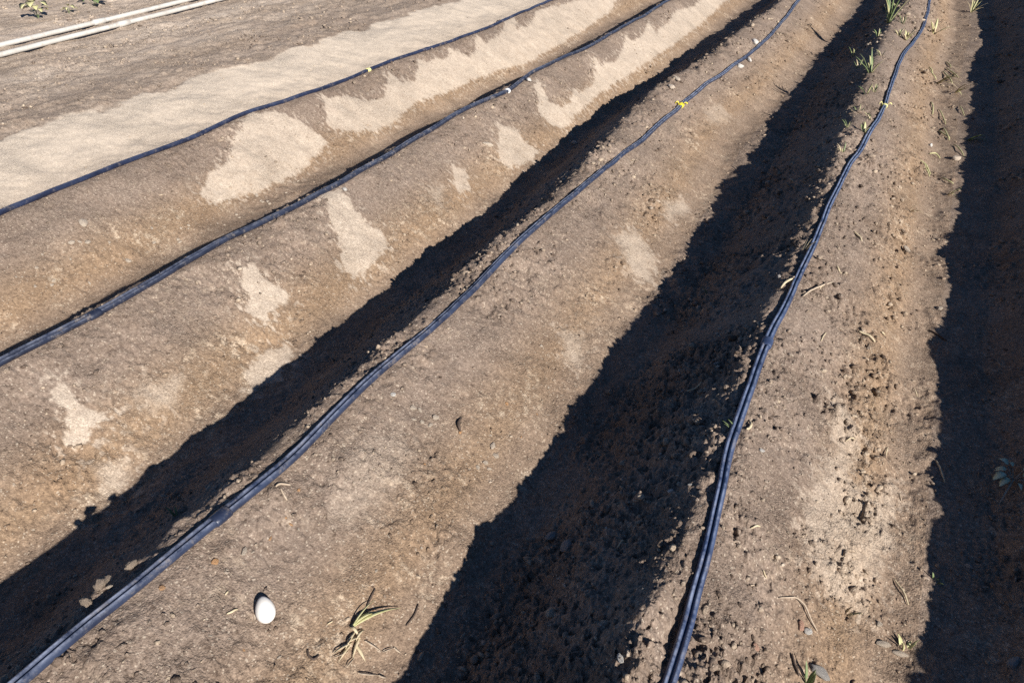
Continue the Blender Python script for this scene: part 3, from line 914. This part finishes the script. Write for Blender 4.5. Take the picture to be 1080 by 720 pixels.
for px, py in scatter_px(16, [(975, 55), (1015, 45), (1018, 140), (1000, 220), (965, 200), (978, 110)], 31):
    a = r9.gauss(0.95, 0.3); L = r9.uniform(4, 9)
    rod('grass_strand', [(px - L * math.cos(a), py - L * math.sin(a)), (px + r9.uniform(-1, 1), py + r9.uniform(-1, 1)), (px + L * math.cos(a), py + L * math.sin(a))], r9.uniform(1.0, 1.6), M_YGREEN,
        'yellowish strand of dry grass lying on the far part of the crumbly flank', 'grass strand', arch=r9.uniform(0.004, 0.015))['group'] = 'dry grass strands on the crumbly flank'
for px, py in scatter_px(26, [(735, 320), (800, 300), (770, 430), (735, 520), (700, 560), (675, 540), (700, 440)], 22):
    S('pebble', px, py, r9.uniform(2.5, 5), r9.choice([M_PALE, M_GREY, M_PALE]), 'small pebble in the shade left of the wavy hose', 'pebble', r9.uniform(1, 1.6), r9.uniform(0, 3), group='pebbles on the shaded flank')
for px, py in scatter_px(30, [(60, 250), (200, 235), (330, 180), (300, 215), (130, 290), (20, 320), (10, 280)], 23):
    S('pebble', px, py, r9.uniform(2.0, 4), M_PALE, 'small pale pebble on the flank below the sand edge hose', 'pebble', r9.uniform(1, 1.6), r9.uniform(0, 3), group='pebbles below the sand edge hose')
for px, py in scatter_px(40, [(260, 560), (420, 400), (560, 300), (640, 330), (540, 480), (430, 640), (300, 700), (200, 690)], 24):
    S('pebble', px, py, r9.uniform(2.0, 4.2), r9.choice([M_PALE, M_PALE, M_CLOD, M_ORANGE]), 'little pebble scattered on the broad sunlit flank', 'pebble', r9.uniform(1, 1.6), r9.uniform(0, 3), group='pebbles scattered on the broad sunlit flank')

# ------------------------------------------------------------------ grasses and weeds
def blade(bm, base, tip, bend, width, n=9):
    """a grooved grass blade from base to tip, arched by bend"""
    base = Vector(base); tip = Vector(tip); bend = Vector(bend)
    mid = (base + tip) / 2 + bend
    rows = []
    for i in range(n + 1):
        f = i / n
        p = base * (1 - f) ** 2 + mid * 2 * f * (1 - f) + tip * f * f
        d = (mid - base) * (1 - f) + (tip - mid) * f
        side = d.cross(Vector((0, 0, 1)))
        if side.length < 1e-6: side = Vector((1, 0, 0))
        side.normalize(); nrm = side.cross(d).normalized()
        w = width * (0.55 + 0.9 * f * (1 - f) * 1.6) * (1 - f ** 3) + width * 0.04
        rows.append([bm.verts.new(p - side * w + nrm * w * 0.35), bm.verts.new(p - nrm * w * 0.12), bm.verts.new(p + side * w + nrm * w * 0.35),
                     bm.verts.new(p - nrm * (w * 0.12 + 0.0006))])
    for a, b in zip(rows, rows[1:]):
        for j in range(4):
            bm.faces.new((a[j], a[(j + 1) % 4], b[(j + 1) % 4], b[j]))
    bm.faces.new(rows[0]); bm.faces.new(list(reversed(rows[-1])))

def tuft(name, px, py, nb, h_px, w_px, mats, label, cat, lean=(0, 0), spread=0.7, low=0.35, seed=1, roots=0):
    """grass: one empty at the base, its blades by colour and its roots"""
    r = random.Random(seed)
    p = place(px, py)
    u = px_size(p)
    root = empty(name, p)
    bms = [bmesh.new() for _ in mats]
    for k in range(nb):
        a = r.uniform(0, 6.283); rad = r.uniform(0, 0.012) + 0.15 * u * r.random()
        L = h_px * u * r.uniform(0.55, 1.1)
        hz = spread * r.uniform(0.4, 1.0)
        dirv = Vector((math.cos(a) * hz + lean[0], math.sin(a) * hz + lean[1], r.uniform(low, 1.0)))
        dirv.normalize()
        b = Vector((math.cos(a) * rad, math.sin(a) * rad, -0.004))
        tip = b + dirv * L
        zt = hgt(p[0] + tip.x, p[1] + tip.y) - p[2]
        tip.z = max(tip.z, zt + 0.003)
        blade(bms[k % len(mats)], b, tip, Vector((0, 0, L * r.uniform(0.08, 0.3))), w_px * u / 2 * r.uniform(0.7, 1.2))
    for k, m in enumerate(mats):
        nm = 'dry_blades' if m in (M_STRAW, M_ROOT) else 'green_blades'
        bmesh.ops.recalc_face_normals(bms[k], faces=bms[k].faces)
        mesh_obj(nm, bms[k], m, root)
    if roots:
        bm = bmesh.new()
        for k in range(roots):
            a = r.uniform(0, 6.28); L = h_px * u * r.uniform(0.3, 0.7)
            tip = Vector((math.cos(a) * L, math.sin(a) * L, 0)); tip.z = hgt(p[0] + tip.x, p[1] + tip.y) - p[2] + 0.003
            blade(bm, (0, 0, 0.004), tip, Vector((r.uniform(-.2, .2) * L, r.uniform(-.2, .2) * L, 0.012)), w_px * u * 0.28)
        mesh_obj('roots', bm, M_ROOT, root)
    tag(root, label, cat)
    return root

# uprooted grass at the bottom, drawn out blade by blade
def uprooted():
    p = place(371, 684); root = empty('grass_tuft', p)
    def W(px, py, up=0.006):
        q = place(px, py); return Vector((q[0] - p[0], q[1] - p[1], q[2] - p[2] + up))
    bm = bmesh.new()
    blade(bm, W(371, 666), W(423, 647, 0.012), (0, 0, 0.030), 0.0066)
    blade(bm, W(372, 664), W(402, 650, 0.010), (0, 0, 0.026), 0.0058)
    blade(bm, W(371, 667), W(396, 640, 0.014), (0, 0, 0.02), 0.0028)
    mesh_obj('green_blades', bm, M_YGREEN, root)
    bm = bmesh.new()
    for a, b, up in (((371, 665), (380, 676), .02), ((380, 676), (366, 684), .014), ((375, 670), (364, 690), .012), ((380, 676), (372, 698), .012),
                     ((372, 682), (352, 694), .01), ((370, 684), (357, 702), .008), ((376, 684), (386, 700), .01), ((384, 668), (376, 681), .014)):
        blade(bm, W(*a), W(*b), (0, 0, up), 0.0046)
    mesh_obj('dry_blades', bm, M_STRAW, root)
    for a, b, up in (((386, 680), (404, 690), .01), ((404, 690), (416, 686), .008), ((416, 686), (424, 692), .004), ((378, 711), (400, 714), .006), ((400, 714), (409, 717), .003),
                     ((368, 690), (350, 698), .004), ((374, 696), (366, 706), .006)):
        bm = bmesh.new()
        blade(bm, W(*a), W(*b), (0.004, -0.004, up), 0.0027)
        mesh_obj('root', bm, M_ROOT, root)
    tag(root, 'uprooted grass with pale roots and one long green blade on sunlit soil', 'grass')
uprooted()

tuft('grass_tuft', 937, 24, 12, 30, 2.6, [M_GREEN, M_YGREEN, M_GREEN], 'tall green grass tuft in shade at the top edge, left of the wavy hose', 'grass', (0.1, 0.1), 0.5, 0.6, 2)
tuft('grass_tuft', 918, 76, 10, 24, 2.4, [M_GREEN, M_YGREEN], 'green grass tuft in shade, below the taller one at the top edge', 'grass', (-0.1, 0), 0.7, 0.4, 3)
tuft('grass_tuft', 955, 42, 7, 17, 2.6, [M_YGREEN, M_STRAW], 'half dry grass tuft touching the left side of the wavy hose near the top', 'grass', (-0.2, 0), 0.8, 0.3, 4)
tuft('grass_tuft', 985, 36, 8, 18, 2.6, [M_YGREEN, M_STRAW], 'yellow green grass tuft right of the wavy hose near the top', 'grass', (0.1, 0), 0.8, 0.3, 5)
tuft('grass_tuft', 988, 88, 8, 32, 2.4, [M_YGREEN, M_STRAW], 'flattened yellowish grass lying down the crumbly flank near the top right', 'grass', (0.9, -0.9), 0.3, 0.1, 6)
tuft('grass_tuft', 1008, 98, 6, 26, 2.2, [M_YGREEN, M_STRAW], 'sparse yellow grass close to the right shade edge, near the top', 'grass', (0.6, -0.8), 0.4, 0.15, 7)
tuft('grass_tuft', 1021, 146, 4, 20, 3.4, [M_GREEN], 'short green blades crossing the right shade edge', 'grass', (0.9, -0.6), 0.25, 0.3, 8)
tuft('grass_tuft', 1024, 14, 7, 18, 2.4, [M_YGREEN, M_STRAW], 'yellow green grass at the top edge by the right shade', 'grass', (0.2, 0), 0.8, 0.4, 9)
tuft('grass_tuft', 188, 548, 4, 15, 2.4, [M_GREEN], 'tiny green sprout at the edge of shade beside the lower left hose', 'grass', (0, 0), 0.6, 0.6, 10)
tuft('grass_tuft', 776, 456, 4, 20, 2.4, [M_GREEN], 'green blades leaning left into shade from under the wavy hose', 'grass', (-1.0, 0), 0.25, 0.3, 11)
tuft('grass_tuft', 953, 684, 6, 17, 3.4, [M_YGREEN], 'yellow green sprout at the right shade edge near the bottom', 'grass', (0, 0.2), 0.7, 0.4, 12)
tuft('grass_tuft', 850, 720, 4, 22, 4.5, [M_GREEN], 'broad green blades at the bottom edge of the crumbly ridge', 'grass', (-0.2, 0.2), 0.4, 0.7, 13)
tuft('grass_tuft', 893, 646, 4, 14, 3.0, [M_YGREEN, M_STRAW], 'small half dry sprout beside the pale streak on the crumbly ridge', 'grass', (0.3, -0.2), 0.6, 0.3, 14)
tuft('grass_tuft', 984, 612, 4, 12, 3.0, [M_GREEN], 'small green sprout just inside the right shade, above a slanting straw', 'grass', (0.1, 0.1), 0.6, 0.4, 15)
tuft('grass_tuft', 911, 140, 5, 12, 2.8, [M_GREEN, M_YGREEN], 'little green sprout left of the wavy hose, below the faded yellow clip', 'grass', (-0.2, 0), 0.7, 0.5, 16)
tuft('grass_tuft', 914, 100, 4, 12, 2.6, [M_GREEN, M_YGREEN], 'little green sprout in the shade edge left of the faded yellow clip', 'grass', (-0.3, 0), 0.6, 0.4, 17)
tuft('grass_tuft', 745, 312, 3, 12, 1.6, [M_GREEN], 'thin dark green blade on the floor of the wide dark furrow', 'grass', (-0.8, 0), 0.3, 0.25, 18)
tuft('grass_tuft', 848, 262, 4, 18, 1.8, [M_STRAW], 'dry upright grass in the shade just left of the wavy hose', 'grass', (0.3, 0.3), 0.4, 0.6, 19)
tuft('grass_tuft', 480, 692, 3, 10, 1.6, [M_STRAW], 'wisp of dry grass at the foot of the broad flank in the dark furrow', 'grass', (0.2, 0), 0.6, 0.3, 20)
tuft('grass_tuft', 1000, 205, 6, 15, 2.2, [M_YGREEN, M_STRAW], 'dry yellowish wisp on the crumbly flank below the green blades', 'grass', (0.6, -0.5), 0.5, 0.2, 21)
tuft('grass_tuft', 960, 222, 5, 14, 1.8, [M_STRAW], 'pale dry wisp in the upper middle of the crumbly flank', 'grass', (0.6, -0.6), 0.5, 0.2, 22)

for k, (px, py) in enumerate([(925, 40), (930, 58), (948, 36), (905, 72), (900, 60), (946, 10), (922, 96), (905, 118), (894, 134), (918, 128), (888, 160), (952, 24)]):
    o = tuft('grass_tuft', px, py, 6, 11, 1.5, [M_GREEN, M_YGREEN, M_STRAW], 'wispy little weed along the shaded side of the wavy hose, near the top', 'grass', (-0.3, 0.1), 0.8, 0.3, 60 + k)
    o['group'] = 'wispy weeds on the shaded crest'

def broad_weed(name, px, py, nl, r_px, mat, label, seed, stem_px=None, up=0.5):
    """a rosette: leaves with a midrib on short stalks, and a stem"""
    r = random.Random(seed)
    p = place(px, py); u = px_size(p); root = empty(name, p)
    bm = bmesh.new(); bs = bmesh.new()
    for k in range(nl):
        a = 6.283 * k / nl + r.uniform(-0.35, 0.35)
        L = r_px * u * r.uniform(0.7, 1.1)
        h = L * up * r.uniform(0.5, 1.2)
        d = Vector((math.cos(a), math.sin(a), 0))
        m = d * L * 0.5 + Vector((0, 0, h * 0.8 + 0.01)); tip = d * L + Vector((0, 0, h * 0.7))
        tip.z = max(tip.z, hgt(p[0] + tip.x, p[1] + tip.y) - p[2] + 0.006)
        blade(bs, (0, 0, 0.002), m, Vector((0, 0, 0.006)), 0.0016, 5)
        side = d.cross(Vector((0, 0, 1)))
        W_ = L * (r.uniform(0.09, 0.15) if mat is M_PALELEAF else r.uniform(0.18, 0.26))
        rows = []
        for i in range(9):
            f = i / 8
            c = m * (1 - f) + tip * f + Vector((0, 0, 0.10 * L * math.sin(f * math.pi)))
            w = W_ * (math.sin(math.pi * (0.06 + 0.9 * f)) ** 0.8) * (1 + 0.15 * (i % 2))
            rows.append([bm.verts.new(c - side * w + Vector((0, 0, w * 0.3))), bm.verts.new(c), bm.verts.new(c + side * w + Vector((0, 0, w * 0.3))), bm.verts.new(c - Vector((0, 0, 0.0008)))])
        for a_, b_ in zip(rows, rows[1:]):
            for j in range(4): bm.faces.new((a_[j], a_[(j + 1) % 4], b_[(j + 1) % 4], b_[j]))
    if stem_px:
        q = place(*stem_px); tip = Vector((q[0] - p[0], q[1] - p[1], q[2] - p[2] + 0.004))
        blade(bs, (0, 0, 0.01), tip, Vector((0, 0, 0.02)), 0.0036, 8)
    bmesh.ops.recalc_face_normals(bm, faces=bm.faces)
    mesh_obj('leaves', bm, mat, root); mesh_obj('stem', bs, M_ROOT if stem_px else M_GREEN, root)
    tag(root, label, 'weed')
broad_weed('weed', 1066, 511, 12, 26, M_PALELEAF, 'leafy weed with a pale stem in the far right shade', 3, (1050, 538))
broad_weed('weed', 41, 20, 11, 17, M_YGREEN, 'bushy green weed beyond the white pipes in the top left corner', 4, up=1.1)
broad_weed('weed', 73, 14, 6, 9, M_YGREEN, 'small pale weed beyond the white pipes, right of the bushy weed', 5, up=0.9)
broad_weed('weed', 100, 6, 9, 15, M_GREEN, 'low green weed at the top edge beyond the white pipes', 6, up=0.7)
broad_weed('weed', 118, -2, 7, 12, M_YGREEN, 'yellowish weed at the top edge, rightmost of those beyond the white pipes', 7, up=0.8)

# ------------------------------------------------------------------ sun and sky
SUN_AZ = R(28)            # behind the right shoulder of the rows' lateral
PROFILE = R(28.8)
EL = math.atan(math.tan(PROFILE) * math.cos(SUN_AZ))
sd = Vector((math.cos(EL) * math.cos(SUN_AZ), -math.cos(EL) * math.sin(SUN_AZ), math.sin(EL)))
sun = bpy.data.lights.new('sun', 'SUN'); sun.energy = 5.0; sun.angle = R(0.5); sun.color = (1.0, 0.945, 0.875)
so = bpy.data.objects.new('sun', sun); so.rotation_mode = 'QUATERNION'; so.rotation_quaternion = sd.to_track_quat('Z', 'Y')
so.location = sd * 30; COL.objects.link(so)
w = bpy.data.worlds.new('World'); scene.world = w; w.use_nodes = True
nt = w.node_tree; nt.nodes.clear()
wo = nt.nodes.new('ShaderNodeOutputWorld'); bg = nt.nodes.new('ShaderNodeBackground'); sk = nt.nodes.new('ShaderNodeTexSky')
sk.sky_type = 'NISHITA'; sk.sun_disc = False; sk.sun_elevation = EL; sk.sun_rotation = math.atan2(sd.x, sd.y)
sk.air_density = 0.8; sk.dust_density = 0.0; sk.ozone_density = 6.0
nt.links.new(sk.outputs[0], bg.inputs[0]); nt.links.new(bg.outputs[0], wo.inputs[0]); bg.inputs[1].default_value = 0.05

# ------------------------------------------------------------------ camera and output
cam = bpy.data.cameras.new('camera'); cam.sensor_fit = 'HORIZONTAL'; cam.sensor_width = 36.0
cam.lens = F / W * 36.0; cam.clip_start = 0.02; cam.clip_end = 3000
co = bpy.data.objects.new('camera', cam); COL.objects.link(co)
m = Matrix.Identity(4)
for a in range(3):
    m[a][0] = rgt[a]; m[a][1] = upv[a]; m[a][2] = -fwd[a]; m[a][3] = CAM[a]
co.matrix_world = m
scene.camera = co
scene.view_settings.view_transform = 'Standard'; scene.view_settings.look = 'None'
scene.view_settings.exposure = 0.72; scene.view_settings.gamma = 1.0
scene.view_settings.use_curve_mapping = False
scene.render.filter_size = 1.1
scene.render.engine = 'CYCLES'
scene.cycles.max_bounces = 4
scene.cycles.use_denoising = False
